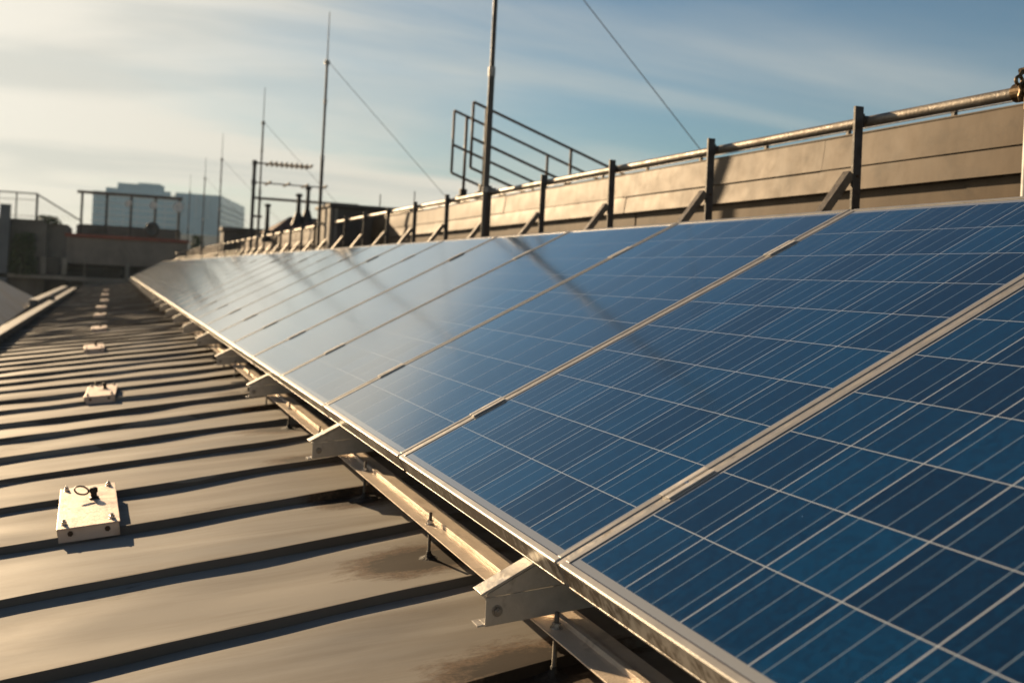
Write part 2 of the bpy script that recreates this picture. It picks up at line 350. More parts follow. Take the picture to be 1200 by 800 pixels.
    s1 = math_(nt, 'LESS_THAN', math_(nt, 'ADD', vo.outputs['Distance'], math_(nt, 'MULTIPLY', fine, 0.02)), 0.042)
    c = mixc(nt, math_(nt, 'MULTIPLY', s1, 0.45), c, (0.36, 0.34, 0.30))
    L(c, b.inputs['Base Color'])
    b.inputs['Metallic'].default_value = 0.0
    rr = N(nt, 'ShaderNodeMapRange'); L(n1, rr.inputs[0]); rr.inputs[1].default_value = 0.3; rr.inputs[2].default_value = 0.7; rr.inputs[3].default_value = 0.62; rr.inputs[4].default_value = 0.82
    L(rr.outputs[0], b.inputs['Roughness']); b.inputs['Specular IOR Level'].default_value = 0.22
    bp = N(nt, 'ShaderNodeBump'); bp.inputs['Strength'].default_value = 0.10; bp.inputs['Distance'].default_value = 0.004
    L(math_(nt, 'ADD', math_(nt, 'MULTIPLY', fine, 0.35), math_(nt, 'MULTIPLY', noise(nt, o, 7, 3, 0.5, sc3=(0.5, 1.5, 1)), 3.0)), bp.inputs['Height']); L(bp.outputs[0], b.inputs['Normal'])
    return m

MT = dict(
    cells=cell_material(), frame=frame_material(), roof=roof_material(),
    alu=surf('aluminium_profile', (0.50, 0.47, 0.42), 0.42, 0.45, 0.14, 22, dark=(0.20, 0.17, 0.13), damt=0.12, dscale=14, bump=0.12, bscale=150),
    rail=surf('dusty_rail', (0.84, 0.71, 0.57), 0.42, 0.28, 0.12, 12, dark=(0.42, 0.33, 0.24), damt=0.2, dscale=9, bump=0.25, bscale=220),
    clamp=surf('clamp_metal', (0.60, 0.57, 0.52), 0.5, 0.05, 0.2, 30, bump=0.1),
    steel=surf('galvanised_steel', (0.30, 0.28, 0.25), 0.45, 0.55, 0.25, 25, dark=(0.12, 0.08, 0.05), damt=0.3, dscale=20, bump=0.15),
    rod=surf('threaded_steel', (0.20, 0.18, 0.15), 0.45, 0.6, 0.3, 60, dark=(0.05, 0.035, 0.02), damt=0.5, dscale=30),
    bitumen=surf('bitumen', (0.025, 0.021, 0.017), 0.75, 0, 0.4, 40, bump=0.8, bscale=60),
    grit=surf('rusty_grit', (0.13, 0.09, 0.055), 0.85, 0, 0.5, 60, dark=(0.045, 0.03, 0.02), damt=0.6, dscale=25, bump=0.9, bscale=160),
    post=surf('dark_post', (0.075, 0.068, 0.06), 0.5, 0.3, 0.3, 20, dark=(0.04, 0.028, 0.02), damt=0.3, dscale=12, bump=0.2),
    pipe=surf('weathered_pipe', (0.24, 0.21, 0.175), 0.5, 0.4, 0.25, 9, dark=(0.11, 0.085, 0.06), damt=0.35, dscale=7, bump=0.25, bscale=90),
    wall=surf('wall_sheet', (0.125, 0.088, 0.053), 0.50, 0.05, 0.20, 3.0, dark=(0.060, 0.045, 0.030), damt=0.22, dscale=4, bump=0.06, bscale=10, sc3=(1, 3.0, 0.5), rvar=0.05),
    mast=surf('mast_metal', (0.075, 0.066, 0.056), 0.55, 0.15, 0.15, 10),
    mastw=surf('white_mast', (0.48, 0.46, 0.43), 0.35, 0.1, 0.08, 10),
    brass=surf('brass_clamp', (0.15, 0.10, 0.05), 0.4, 0.8, 0.3, 40, dark=(0.08, 0.05, 0.02), damt=0.4, dscale=30),
    plate=surf('galvanised_plate', (0.74, 0.56, 0.43), 0.45, 0.2, 0.10, 10, dark=(0.42, 0.26, 0.15), damt=0.18, dscale=9, bump=0.12, bscale=90),
    bolt=surf('bolt_steel', (0.55, 0.53, 0.50), 0.28, 0.9, 0.15, 50),
    dark=surf('dark_iron', (0.035, 0.03, 0.026), 0.5, 0.5, 0.3, 20),
    rust=surf('brown_rail', (0.085, 0.05, 0.028), 0.5, 0.4, 0.3, 12),
    shed=surf('shed_board', (0.10, 0.085, 0.07), 0.7, 0, 0.3, 2.2, dark=(0.04, 0.03, 0.025), damt=0.4, dscale=1.5, sc3=(3, 3, 0.6)),
    shed_l=surf('shed_light_board', (0.30, 0.26, 0.21), 0.7, 0, 0.2, 4),
    brick=surf('dark_plaster', (0.14, 0.12, 0.10), 0.85, 0, 0.25, 0.8, dark=(0.07, 0.058, 0.045), damt=0.4, dscale=0.5, bump=0.3, bscale=6),
    beige=surf('beige_plaster', (0.22, 0.18, 0.145), 0.85, 0, 0.2, 0.7, dark=(0.13, 0.10, 0.08), damt=0.3, dscale=0.6),
    blue=surf('blue_grey_plaster', (0.13, 0.135, 0.14), 0.8, 0, 0.2, 0.8),
    coping=surf('red_brown_coping', (0.24, 0.06, 0.035), 0.7, 0, 0.2, 2),
    ledge=surf('stone_ledge', (0.24, 0.21, 0.17), 0.8, 0, 0.2, 2),
    black=surf('dark_opening', (0.018, 0.016, 0.015), 0.4, 0, 0.3, 3),
    tower=surf('tower_glass', (0.12, 0.27, 0.37), 0.3, 0.2, 0.15, 0.06, rvar=0.05),
    towerb=surf('tower_band', (0.30, 0.42, 0.48), 0.6, 0, 0.12, 0.1),
    white=surf('white_dish', (0.70, 0.66, 0.60), 0.5, 0, 0.1, 4),
    greyroof=surf('grey_sheet_roof', (0.155, 0.15, 0.14), 0.6, 0.05, 0.12, 0.7, dark=(0.12, 0.11, 0.10), damt=0.3, dscale=0.8, bump=0.1),
    gutter=surf('gutter_metal', (0.20, 0.18, 0.15), 0.5, 0.35, 0.25, 5, dark=(0.11, 0.09, 0.07), damt=0.3, dscale=4, bump=0.3, bscale=20),
    tile=surf('brown_roof_tile', (0.14, 0.065, 0.04), 0.8, 0, 0.3, 3),
    leaf=surf('leaves', (0.07, 0.085, 0.03), 0.7, 0, 0.4, 3),
    ground=surf('city_ground', (0.11, 0.105, 0.095), 0.9, 0, 0.3, 0.01, dark=(0.06, 0.065, 0.04), damt=0.5, dscale=0.008),
    cream=surf('cream_render', (0.62, 0.58, 0.50), 0.8, 0, 0.1, 0.5),
    glass=surf('window_glass', (0.03, 0.035, 0.04), 0.15, 0.2, 0.2, 1),
)

# ------------------------------------------------------------------ ground and the roof we stand on
SL = math.tan(R_(6.81)); ZR = -0.254; RH = 0.0240
def roofz(x): return ZR+SL*x
MT['wall'].node_tree.nodes['Principled BSDF'].inputs['Specular IOR Level'].default_value = 0.16
g = MB()
g.add([(-900, -700, -20), (900, -700, -20), (900, 1100, -20), (-900, 1100, -20)], [(0, 1, 2, 3)])
tag(g.build('ground', MT['ground']), kind='structure')

from mathutils import noise as mn
def make_roof():
    xs = [-1.97+0.045*i for i in range(int(4.58/0.045)+1)]
    rows = []                                            # (i, frac, height kind)
    i0, i1 = -9, 93
    for i in range(i0, i1):
        near = i < 14
        rows += [(i, -0.0062/RIBS, 0, 0), (i, -0.0048/RIBS, 1, 0), (i, 0.0048/RIBS, 1, 0), (i, 0.0062/RIBS, 0, 0)]
        k = 14 if near else 4
        for q in range(1, k): rows.append((i, q/k, 0, 1))
    v = []; f = []
    for (i, fr, h, pan) in rows:
        for x in xs:
            wob = 0.010*mn.noise(Vector((x*1.1, i*7.3, 3.1)))+0.004*mn.noise(Vector((x*3.3, i*3.7, 9.1)))
            y = RIB0+(i+fr)*RIBS+RIBB*x+(wob if not pan else wob*0.5)
            z = roofz(x)
            und = 0.0105*mn.noise(Vector((x*1.7, y*2.6, 0.3)))+0.0060*mn.noise(Vector((x*3.0, y*7.0, 5.3)))
            # buckling: pans belly up between the seams
            und += (0.004*math.sin(math.pi*fr) if pan else 0)*(0.4+mn.noise(Vector((x*0.9, i*2.1, 0))))
            if h: z += RH+0.25*und+0.002*mn.noise(Vector((x*4, i*5.1, 1.0)))
            else: z += und
            v.append((x, y, z))
    nx = len(xs)
    for r in range(len(rows)-1):
        for c in range(nx-1): f.append((r*nx+c, r*nx+c+1, (r+1)*nx+c+1, (r+1)*nx+c))
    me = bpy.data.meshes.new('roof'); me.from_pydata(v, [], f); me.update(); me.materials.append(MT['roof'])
    for r in range(len(rows)-1):
        sm = rows[r][3] or rows[r+1][3]
        if sm:
            for c in range(nx-1): me.polygons[r*(nx-1)+c].use_smooth = True
    o = bpy.data.objects.new('roof', me); col.objects.link(o)
    md = o.modifiers.new('edge', 'EDGE_SPLIT'); md.split_angle = R_(40)
    return tag(o, kind='structure')
make_roof()
# the building below the roof
b = MB(); b.box(-1.99, 6.0, -5.0, 48.6, -20.0, -0.62)
b.prism([(2.54, -0.3), (6.0, -0.3), (6.0, 0.70), (2.54, 0.70)], -5, 48.6)
tag(b.build('building_walls', MT['beige']), kind='structure')

# ------------------------------------------------------------------ solar panels
TILT = R_(28); PITCH = 1.012; L_, W_ = 1.65, 0.992
def make_panel():
    root = empty('solar_panel', (0, 0, 0), (0, -TILT, 0))
    f = MB(); r = 0.0125; H = 0.050
    f.box(0, r, 0, W_, -H, 0); f.box(L_-r, L_, 0, W_, -H, 0)
    f.box(r, L_-r, 0, r, -H+0.0003, -0.0003); f.box(r, L_-r, W_-r, W_, -H+0.0003, -0.0003)
    # return flange under the frame
    f.box(r, 0.03, r, W_-r, -H, -H+0.002); f.box(L_-0.03, L_-r, r, W_-r, -H, -H+0.002)
    # small step on the outer face, as on extruded frames
    f.box(-0.0016, 0, 0, W_, -0.0068, -0.0008); f.box(-0.0016, 0, 0, W_, -H, -H+0.0045)
    f.build('frame', MT['frame'], root, bevel=0.0009)
    c = MB(); c.box(r, L_-r, r, W_-r, -0.0075, -0.0022)
    c.build('glass', MT['cells'], root)
    j = MB(); j.box(1.36, 1.50, 0.43, 0.56, -0.030, -0.0085)
    j.build('junction_box', MT['dark'], root, bevel=0.003)
    for x0 in (0.235, 1.300):
        cm = MB(); g0, g1 = -0.0190, -0.0010                  # between this panel and the one before it
        cm.box(x0, x0+0.105, g0-0.0085, g0+0.0045, 0.0006, 0.0036); cm.box(x0, x0+0.105, g1-0.0045, g1+0.0085, 0.0006, 0.0036)
        cm.box(x0, x0+0.105, g0+0.0015, g1-0.0015, -0.0020, 0.0002)
        cm.box(x0+0.0005, x0+0.1045, g0+0.0045, g0+0.0060, 0.0002, 0.0034); cm.box(x0+0.0005, x0+0.1045, g1-0.0060, g1-0.0045, 0.0002, 0.0034)
        k = cm.build('clamp', MT['clamp'], root, bevel=0.0006)
        bt = MB(); bt.tube((x0+0.052, (g0+g1)/2, 0.0002), (x0+0.052, (g0+g1)/2, 0.0035), 0.0050, n=6)
        bt.build('bolt', MT['bolt'], k)
    # cover strip closing the gap between two panels
    s = MB(); s.box(0.001, L_-0.001, -0.0195, -0.0005, -0.0055, -0.0022)
    s.build('gap_strip', MT['alu'], root)
    return root
panel = make_panel()
KFAR = 46
def nth(i):
    return {1: 'first', 2: 'second', 3: 'third', 4: 'fourth', 5: 'fifth', 6: 'sixth', 7: 'seventh', 8: 'eighth', 9: 'ninth', 10: 'tenth'}.get(i)
def ordi(i):
    if i <= 10: return nth(i)
    return '%d%s' % (i, 'th' if i % 100 in (11, 12, 13) else {1: 'st', 2: 'nd', 3: 'rd'}.get(i % 10, 'th'))
for k in range(-2, KFAR):
    o = panel if k == -2 else copy_tree(panel)
    o.location = (0, k*PITCH+0.010, random.uniform(-0.0006, 0.0006))
    o.rotation_euler = (random.uniform(-0.0007, 0.0007), -TILT+random.uniform(-0.0012, 0.0012), random.uniform(-0.0003, 0.0003))
    n = k+3
    if n == 1: lb = 'blue solar panel cut by the right edge, nearest of the long row'
    elif n == 2: lb = 'dark blue solar panel filling the bottom right corner, second nearest of the row'
    elif n == KFAR+2: lb = 'farthest pale solar panel at the far end of the row'
    else: lb = 'blue solar panel, %s from the near end of the long tilted row' % ordi(n) if n < 9 else 'pale sky reflecting solar panel, %s from the near end of the row' % ordi(n)
    tag(o, lb, 'solar panel', 'solar panels in the long tilted row')

# ------------------------------------------------------------------ mounting brackets
def make_bracket():
    root = empty('mounting_bracket', (0, 0, 0))
    # base channel lies along the roof slope, web towards the camera
    c = MB(); a = R_(6.81); x0, x1 = -0.068, 1.50; h = 0.054; zb = -0.1635
    def q(x, dz): return (x, zb+dz+(x+0.07)*math.tan(a))
    for (d0, d1, y0, y1) in ((0, h, 0, 0.0035), (0, 0.0035, 0.0035, 0.036), (h-0.0035, h, 0.0035, 0.036)):
        c.prism([q(x0, d0), q(x1, d0), q(x1, d1), q(x0, d1)], y0, y1)
    c.prism([q(x0-0.014, 0), q(x0, 0), q(x0, 0.0035), q(x0-0.014, 0.0035)], 0.004, 0.036)
    c.build('base_beam', MT['alu'], root, bevel=0.0007)
    # slope beam carries the panels: flat top plate with a web below
    s = MB(); t = TILT; cx, cz = math.cos(t), math.sin(t)
    def p(d, w): return (d*cx+w*cz, d*cz-w*cx)           # d along the slope, w below the panel plane
    w0 = 0.0505
    s.prism([p(-0.118, w0), p(1.60, w0), p(1.60, w0+0.005), p(-0.118, w0+0.005)], -0.004, 0.040)
    top_end = p(-0.118, w0+0.005)
    d_in = 0.40
    s.prism([p(-0.111, w0+0.005), p(1.60, w0+0.005), p(1.60, w0+0.042), p(0.05, w0+0.042), p(-0.046, w0+0.040)], 0.0045, 0.0085)
    s.prism([p(0.05, w0+0.038), p(1.60, w0+0.038), p(1.60, w0+0.042), p(0.05, w0+0.042)], 0.0085, 0.036)
    zt0 = lambda x: zb+h+(x+0.07)*math.tan(a)+0.0008
    g0 = p(-0.111, w0+0.0055); gx = 0.42; 
    s.prism([(g0[0]+0.012, zt0(g0[0]+0.012)), (gx, zt0(gx)), (gx, gx*math.tan(t)-(w0+0.006)/cx), (g0[0]+0.004, g0[1]-0.002)], 0.0008, 0.0042)
    s.build('slope_beam', MT['alu'], root, bevel=0.0006)
    # bolts
    bz = zb+0.027
    for bx in (-0.045, 0.20):
        bm = MB(); zc = bz+(bx+0.07)*math.tan(a)
        bm.tube((bx, -0.0014, zc), (bx, -0.0001, zc), 0.0112, n=24); bm.tube((bx, -0.0075, zc), (bx, -0.0014, zc), 0.0075, n=6)
        bm.tube((bx, -0.0095, zc), (bx, -0.0065, zc), 0.0038, n=10)
        bm.build('bolt', MT['steel'], root, bevel=0.0005)
    # rear leg, from the base beam to the high end of the slope beam
    l = MB(); zt = 1.38*math.tan(t)-0.05
    l.box(1.335, 1.375, 0.006, 0.040, zb+(1.35+.07)*math.tan(a)+0.005, zt-0.02)
    l.build('rear_leg', MT['alu'], root, bevel=0.001)
    return root
br = make_bracket()
for k in range(0, 28):
    o = br if k == 0 else copy_tree(br)
    o.location = (random.uniform(-0.003, 0.003) if k else 0, 0.153+1.69*k, 0)
    tag(o, 'aluminium bracket end under the panel edge, %s from the camera' % ('nearest' if k == 0 else ordi(k+1)), 'bracket', 'triangular brackets under the panel row')

# ------------------------------------------------------------------ mounting rails (in lengths butted end to end)
def make_rail(x, length):
    r = MB()
    z = -0.1555
    r.prism([(0, z-0.003), (0.047, z-0.003), (0.047, z), (0, z)], 0, length)
    r.prism([(0.0475, z-0.003), (0.0615, z-0.003), (0.0615, z+0.0085), (0.0595, z+0.0095), (0.0475, z+0.0095)], 0, length)
    r.prism([(0.062, z-0.003), (0.112, z-0.003), (0.112, z), (0.062, z)], 0, length)
    return r
for j, (xr, dz, nm) in enumerate(((0.030, 0.0, 'front'), (1.25, 0.148, 'rear'))):
    for s in range(-1, 8):
        y0 = -1.9+6.2*(s+1)
        o = make_rail(xr, 6.196).build('mounting_rail', MT['rail'], None, bevel=0.0007)
        o.location = (xr, y0, dz)
        tag(o, ('sunlit tan mounting rail running under the low panel edge, %s length from the camera' if j == 0 else 'hidden mounting rail under the high side of the panels, %s length') % ordi(s+2), 'rail', 'rail lengths under the brackets')

# ------------------------------------------------------------------ threaded rods
def make_rod():
    root = empty('threaded_rod')
    zt = -0.124; zf = roofz(0.058)-0.004
    v = MB(); prof = []
    z = zf
    while z < zt: prof += [(0.0049, z), (0.0042, z+0.0012)]; z += 0.0024
    prof = [(0, zf)]+prof+[(0, zt)]
    v.lathe(prof, n=10)
    v.build('rod', MT['rod'], root, smooth=False)
    n = MB(); n.tube((0, 0, -0.1552), (0, 0, -0.1536), 0.0125, n=20); n.tube((0, 0, -0.1536), (0, 0, -0.1452), 0.0088, n=6)
    n.tube((0, 0, -0.1605), (0, 0, -0.1587), 0.0125, n=20); n.tube((0, 0, -0.1687), (0, 0, -0.1605), 0.0088, n=6)
    n.build('nut', MT['bolt'], root, bevel=0.0006)
    m = MB(); pr = []
    for q in range(7):
        t = q/6; pr.append((0.040*(1-t)**2.4+0.0065, 0.020*t**1.6))
    m.lathe([(0.048, -0.006)]+pr+[(0, 0.021)], n=22)
    rnd = random.Random(3)
    m.v = [(x*(1+0.18*mn.noise(Vector((x*40, y*40, z*30)))), y*(1+0.18*mn.noise(Vector((x*40+9, y*40, z*30)))), z+zf+0.004+SL*x) for x, y, z in m.v]
    m.build('mastic_collar', MT['bitumen'], root, smooth=True)
    return root
rod = make_rod()
for k in range(-1, 62):
    o = rod if k == -1 else copy_tree(rod)
    y = 0.17+0.722*k
    if k == 0: y = 0.105
    if k == 1: y = 0.885
    if k == 2: y = 1.59
    # keep the foot off the seams
    o.location = (0.058, y, 0); o.rotation_euler = (0, 0, random.uniform(0, 6.28)) if False else (random.uniform(-.01, .01), random.uniform(-.01, .01), 0)
    tag(o, 'upright threaded rod through the tan rail with bitumen foot, %s from the camera' % ('nearest' if k < 0 else ordi(k+2)), 'rod', 'threaded rods carrying the rail')

# ------------------------------------------------------------------ anchor plates on the roof
def make_anchor():
    root = empty('anchor_plate')
    wx, ly, h = 0.182, 0.56, 0.044                      # local: x across, y along row, z up from the pan
    p = MB(); p.box(0, wx, 0, ly, h-0.004, h)
    p.build('plate', MT['plate'], root, bevel=0.0015)
    for y0, y1 in ((0.004, 0.007), (ly-0.007, ly-0.004)):
        s = MB(); s.box(0.003, wx-0.003, y0, y1, 0.001, h-0.0045); s.build('side_flange', MT['plate'], root, bevel=0.0006)
    s = MB(); s.box(0.0, 0.003, 0.03, ly-0.03, 0.006, h-0.0045); s.build('edge_strip', MT['steel'], root, bevel=0.0006)
    for (bx, by) in ((0.022, 0.045), (wx-0.022, 0.045), (0.022, ly-0.045), (wx-0.022, ly-0.045)):
        b = MB(); b.tube((bx, by, h), (bx, by, h+0.002), 0.0105, n=18); b.tube((bx, by, h+0.002), (bx, by, h+0.0105), 0.0080, n=6); b.tube((bx, by, h+0.0105), (bx, by, h+0.017), 0.0045, n=10)
        b.build('bolt', MT['bolt'], root, bevel=0.0005)
    for bx in (0.038, wx-0.038):
        b = MB(); b.tube((bx, 0.0035, 0.026), (bx, -0.0005, 0.026), 0.0085, n=6); b.tube((bx, -0.0005, 0.026), (bx, -0.005, 0.026), 0.0045, n=10)
        b.build('side_bolt', MT['rust'], root)
    # swivelling eye: a stub with a ring
    e = MB(); cx, cy = 0.110, 0.345
    e.lathe([(0, 0), (0.016, 0), (0.016, 0.006), (0.0105, 0.008), (0.0105, 0.020), (0.0135, 0.022), (0.0135, 0.034), (0.009, 0.038), (0, 0.039)], (cx, cy, h), n=18)
    e.build('eye_post', MT['dark'], root, smooth='auto')
    r = MB(); d = Vector((-1, 0.25, 0.28)).normalized(); n = Vector((0, 1, 0)).cross(d).normalized()
    sdv = Vector((0.12, 0.85, 0.33)).normalized()
    r.ring((cx-0.038, cy+0.012, h+0.030), 0.023, 0.0030, d, sdv)
    r.build('ring', MT['dark'], root, smooth=True)
    return root
an = make_anchor()
spots = [(-0.884, 1.565), (-0.893, 4.83), (-0.985, 8.03), (-0.985, 11.4), (-1.03, 14.9), (-1.02, 18.2), (-1.0, 21.6), (-1.02, 26.2), (-1.04, 31.5)]
what = ['nearest galvanised anchor plate with dark ring, sitting across two roof seams', 'second galvanised anchor plate from the camera on the ribbed roof',
        'third anchor plate up the ribbed roof', 'fourth anchor plate up the ribbed roof', 'fifth anchor plate, a small pale block on the dark ribs',
        'sixth anchor plate, a tiny pale block on the dark ribs', 'seventh anchor plate, a tiny pale block far up the roof', 'eighth anchor plate, next to last before the far building', 'farthest anchor plate, a pale dot near the far building']
for k, (x, y) in enumerate(spots):
    o = an if k == 0 else copy_tree(an)
    y = RIB0+RIBB*x+RIBS*round((y-RIB0-RIBB*x)/RIBS)-0.01
    o.location = (x, y, roofz(x)+0.004); o.rotation_euler = (0, -R_(6.81), R_(1.5) if k == 0 else R_(random.uniform(-2, 3)))
    tag(o, what[k], 'anchor', 'anchor plates along the roof')

# ------------------------------------------------------------------ clad parapet wall on the right
def make_wall():
    root = empty('parapet_wall', (2.5, 0, 0)); P = root.location
    y0, y1 = -4.0, 47.0
    rnd = random.Random(11)
    def strip(name, x_b, z_b, x_t, z_t, th=0.004, joints=(1.9, 2.3), ymin=y0):
        y = ymin
        while y < y1:
            ln = rnd.uniform(*joints); e = min(y+ln, y1)
            m = MB(); ns = max(4, int((e-y)/0.12)); vs = []; fs = []
            off = rnd.uniform(-0.0035, 0.0035)
            for i in range(ns+1):
                yy = y+(e-y+0.01)*i/ns
                for (xx, zz, s) in ((x_b, z_b, 1), (x_b+(x_t-x_b)*0.5, z_b+(z_t-z_b)*0.5, 2.2), (x_t, z_t, 0.6)):
                    wv = s*(0.0030*mn.noise(Vector((yy*1.4, zz*3, x_b*9)))+0.0016*mn.noise(Vector((yy*4.1, zz*5, 3))))
                    vs.append((xx-P.x+wv+off, yy, zz)); vs.append((xx-P.x+wv+off+th, yy, zz))
            for i in range(ns):
                a = i*6; b = a+6
                fs += [(a, b, b+2, a+2), (a+2, b+2, b+4, a+4), (a+1, a+3, b+3, b+1), (a+3, a+5, b+5, b+3), (a, a+1, b+1, b), (a+4, b+4, b+5, a+5)]
            fs += [(0, 2, 3, 1), (2, 4, 5, 3)]; e_ = ns*6; fs += [(e_, e_+1, e_+3, e_+2), (e_+2, e_+3, e_+5, e_+4)]
            m.add(vs, fs); m.build(name, MT['wall'], root, smooth=True).modifiers.new('edge', 'EDGE_SPLIT').split_angle = R_(30)
            y = e
    strip('cladding_sheet', 2.498, 1.114, 2.516, 1.270)
    strip('cladding_sheet', 2.490, 1.003, 2.508, 1.126)
    strip('cladding_sheet', 2.517, 0.02, 2.525, 1.018, joints=(2.0, 3.2))
    m = MB(); m.box(0.045, 0.26, y0, y1, -0.05, 1.262); m.build('core', MT['beige'], root)
    m = MB(); m.prism([(0.012, 1.266), (0.27, 1.276), (0.27, 1.280), (0.012, 1.272)], y0, y1); m.build('top_flashing', MT['wall'], root)
    # lightning wire on little clips along the coping
    wr = MB(); wr.tube((0.035, y0, 1.292), (0.035, y1, 1.292), 0.003, n=8); wr.build('lightning_wire', MT['steel'], root)
    y = 0.45; n = 0
    while y < 30:
        c = MB(); c.box(0.026, 0.044, y, y+0.016, 1.272, 1.290); c.tube((0.035, y-0.004, 1.292), (0.035, y+0.022, 1.292), 0.0075, n=8)
        c.build('wire_clip', MT['post'], root); y += 0.62; n += 1
    tag(root, 'tan sheet clad parapet wall behind the panel row', 'wall')
make_wall()

# ------------------------------------------------------------------ guard rail: posts with braces, one long pipe
def make_post():
    root = empty('railing_post')
    zb = roofz(1.95); zt = 1.232
    p = MB(); p.box(-0.020, 0.018, -0.006, 0.006, zb-0.01, zt)
    p.build('upright', MT['post'], root, bevel=0.001)
    f = MB(); f.box(0.0185, 0.022, -0.008, 0.008, 1.155, 1.205); f.tube((0.023, 0, 1.183), (0.04, 0, 1.183), 0.016, n=12); f.build('pipe_bracket', MT['post'], root)
    b = MB(); d = Vector((-0.112, 0, -0.149)).normalized(); n = Vector((0.149, 0, -0.112)).normalized()
    s = Vector((-0.020, 0.0, 0.972)); e = s+d*((0.972-zb+0.02)/-d.z)
    def quad(c, w): return [c-n*w, c+n*w]
    a0, a1 = quad(s, 0.016); e0, e1 = quad(e, 0.016)
    b.prism([(a0.x, a0.z), (a1.x, a1.z), (e1.x, e1.z), (e0.x, e0.z)], -0.004, 0.034)
    b.build('brace', MT['steelb'] if 'steelb' in MT else MT['post'], root, bevel=0.001)
    k = MB(); k.tube((0.0, -0.011, 0.962), (0.0, -0.006, 0.962), 0.0065, n=6); k.build('bolt', MT['rust'], root)
    ft = MB(); ft.box(-0.05, 0.05, -0.045, 0.045, zb+0.003, zb+0.011); ft.build('foot_plate', MT['steel'], root)
    return root
MT['steelb'] = surf('brace_steel', (0.19, 0.16, 0.12), 0.38, 0.25, 0.25, 14, dark=(0.06, 0.045, 0.03), damt=0.3, dscale=8, bump=0.2)
post = make_post()
for k in range(-2, 44):
    o = post if k == -2 else copy_tree(post)
    o.location = (1.95, 1.563+0.985*k+(0 if k < 6 else 0), random.uniform(-0.004, 0.004)); o.rotation_euler = (random.uniform(-0.012, 0.012), random.uniform(-0.008, 0.008), 0)
    n = k+1
    if k < 0: lb0 = 'dark railing post %s the right edge of the picture' % ('just outside' if k == -1 else 'second outside')
    lb = 'dark flat railing post with slanting brace behind the panels, %s post visible from the right' % ordi(n) if k >= 0 else lb0
    tag(o, lb, 'post', 'braced posts of the pipe railing')
r = MB(); r.tube((0, -4, 0), (0, 46.2, 0), 0.0205, n=20)
o = r.build('handrail_pipe', MT['pipe'], None, smooth='auto'); o.location = (1.993, 0, 1.183)
tag(o, 'long grey pipe handrail carried by the dark posts', 'handrail')

# ------------------------------------------------------------------ lightning masts
def mast(x, y, label, white=False, top=4.05, collars=True, guy=True):
    root = empty('lightning_mast', (x, y, 0))
    zb = roofz(x)
    m = MB(); m.tube((0, 0, zb), (0, 0, 2.07), 0.0235, n=20); m.build('lower_tube', MT['mastw'] if white else MT['mast'], root, smooth='auto')
    m = MB(); m.tube((0, 0, 2.072), (0, 0, 3.40), 0.0175, n=18); m.build('upper_tube', MT['mast'], root, smooth='auto')
    m = MB(); m.tube((0, 0, 2.03), (0, 0, 2.10), 0.0265, n=20); m.build('collar', MT['steel'], root, smooth='auto')
    m = MB(); m.tube((0, 0, 2.80), (0, 0, 2.86), 0.025, n=16); m.build('collar', MT['steel'], root, smooth='auto')
    m = MB(); m.tube((0, 0, 3.33), (0, 0, 3.40), 0.029, n=16); m.box(-0.04, 0.04, -0.012, 0.012, 3.35, 3.38); m.build('guy_clamp', MT['steel'], root, smooth='auto')
    m = MB(); m.tube((0, 0, 3.402), (0, 0, top), 0.009, 0.006, n=10); m.build('tip_rod', MT['steel'], root, smooth='auto')
    # clamp to the pipe rail
    m = MB(); m.box(0.028, 0.075, -0.02, 0.02, 1.165, 1.20); m.lathe([(0.0245, -0.02), (0.030, -0.02), (0.030, 0.02), (0.0245, 0.02)], (0, 0, 1.183), n=18)
    m.build('rail_clamp', MT['steel'], root, bevel=0.001)
    m = MB(); m.box(-0.06, 0.06, -0.06, 0.06, zb+0.003, zb+0.013); m.build('foot_plate', MT['steel'], root)
    tag(root, label, 'mast', 'slim lightning masts along the railing')
    if guy:
        g = MB(); a = Vector((0.03, 0, 3.365)); bb = Vector((2.55, 0, 0.945)) ; g.tube(a, bb, 0.0036, n=6)
        g.build('guy_wire', MT['steel'], root)
    return root
root = empty('support_pole', (1.90, 0.775, 0))
m = MB(); m.tube((0, 0, roofz(1.9)), (0, 0, 1.125), 0.0175, n=20); m.build('tube', MT['mastw'], root, smooth='auto')
m = MB(); m.tube((0, 0, 1.10), (0, 0, 1.14), 0.021, n=20); m.tube((0, 0, 1.13), (0.085, 0.03, 1.165), 0.009, n=10); m.build('top_bracket', MT['brass'], root, smooth='auto')
m = MB(); m.box(-0.05, 0.05, -0.05, 0.05, roofz(1.9)+0.003, roofz(1.9)+0.012); m.build('foot_plate', MT['steel'], root)
tag(root, 'slim pale pole at the right edge, below the brown coupling of the handrail', 'pole')
mast(1.862, 5.36, 'thickest mast with a collar in the middle of the picture, beside the stair railing')
mast(1.865, 11.67, 'tall dark mast in front of the flat roofed shed')
mast(1.865, 17.67, 'mast beside the comb shaped aerials')
mast(1.800, 24.7, 'thin far mast right in front of the glass tower block')
mast(1.87, 30.5, 'thin distant mast in front of the tower block, sixth from the right')
mast(1.86, 36.9, 'farthest faint mast, left of all the others')
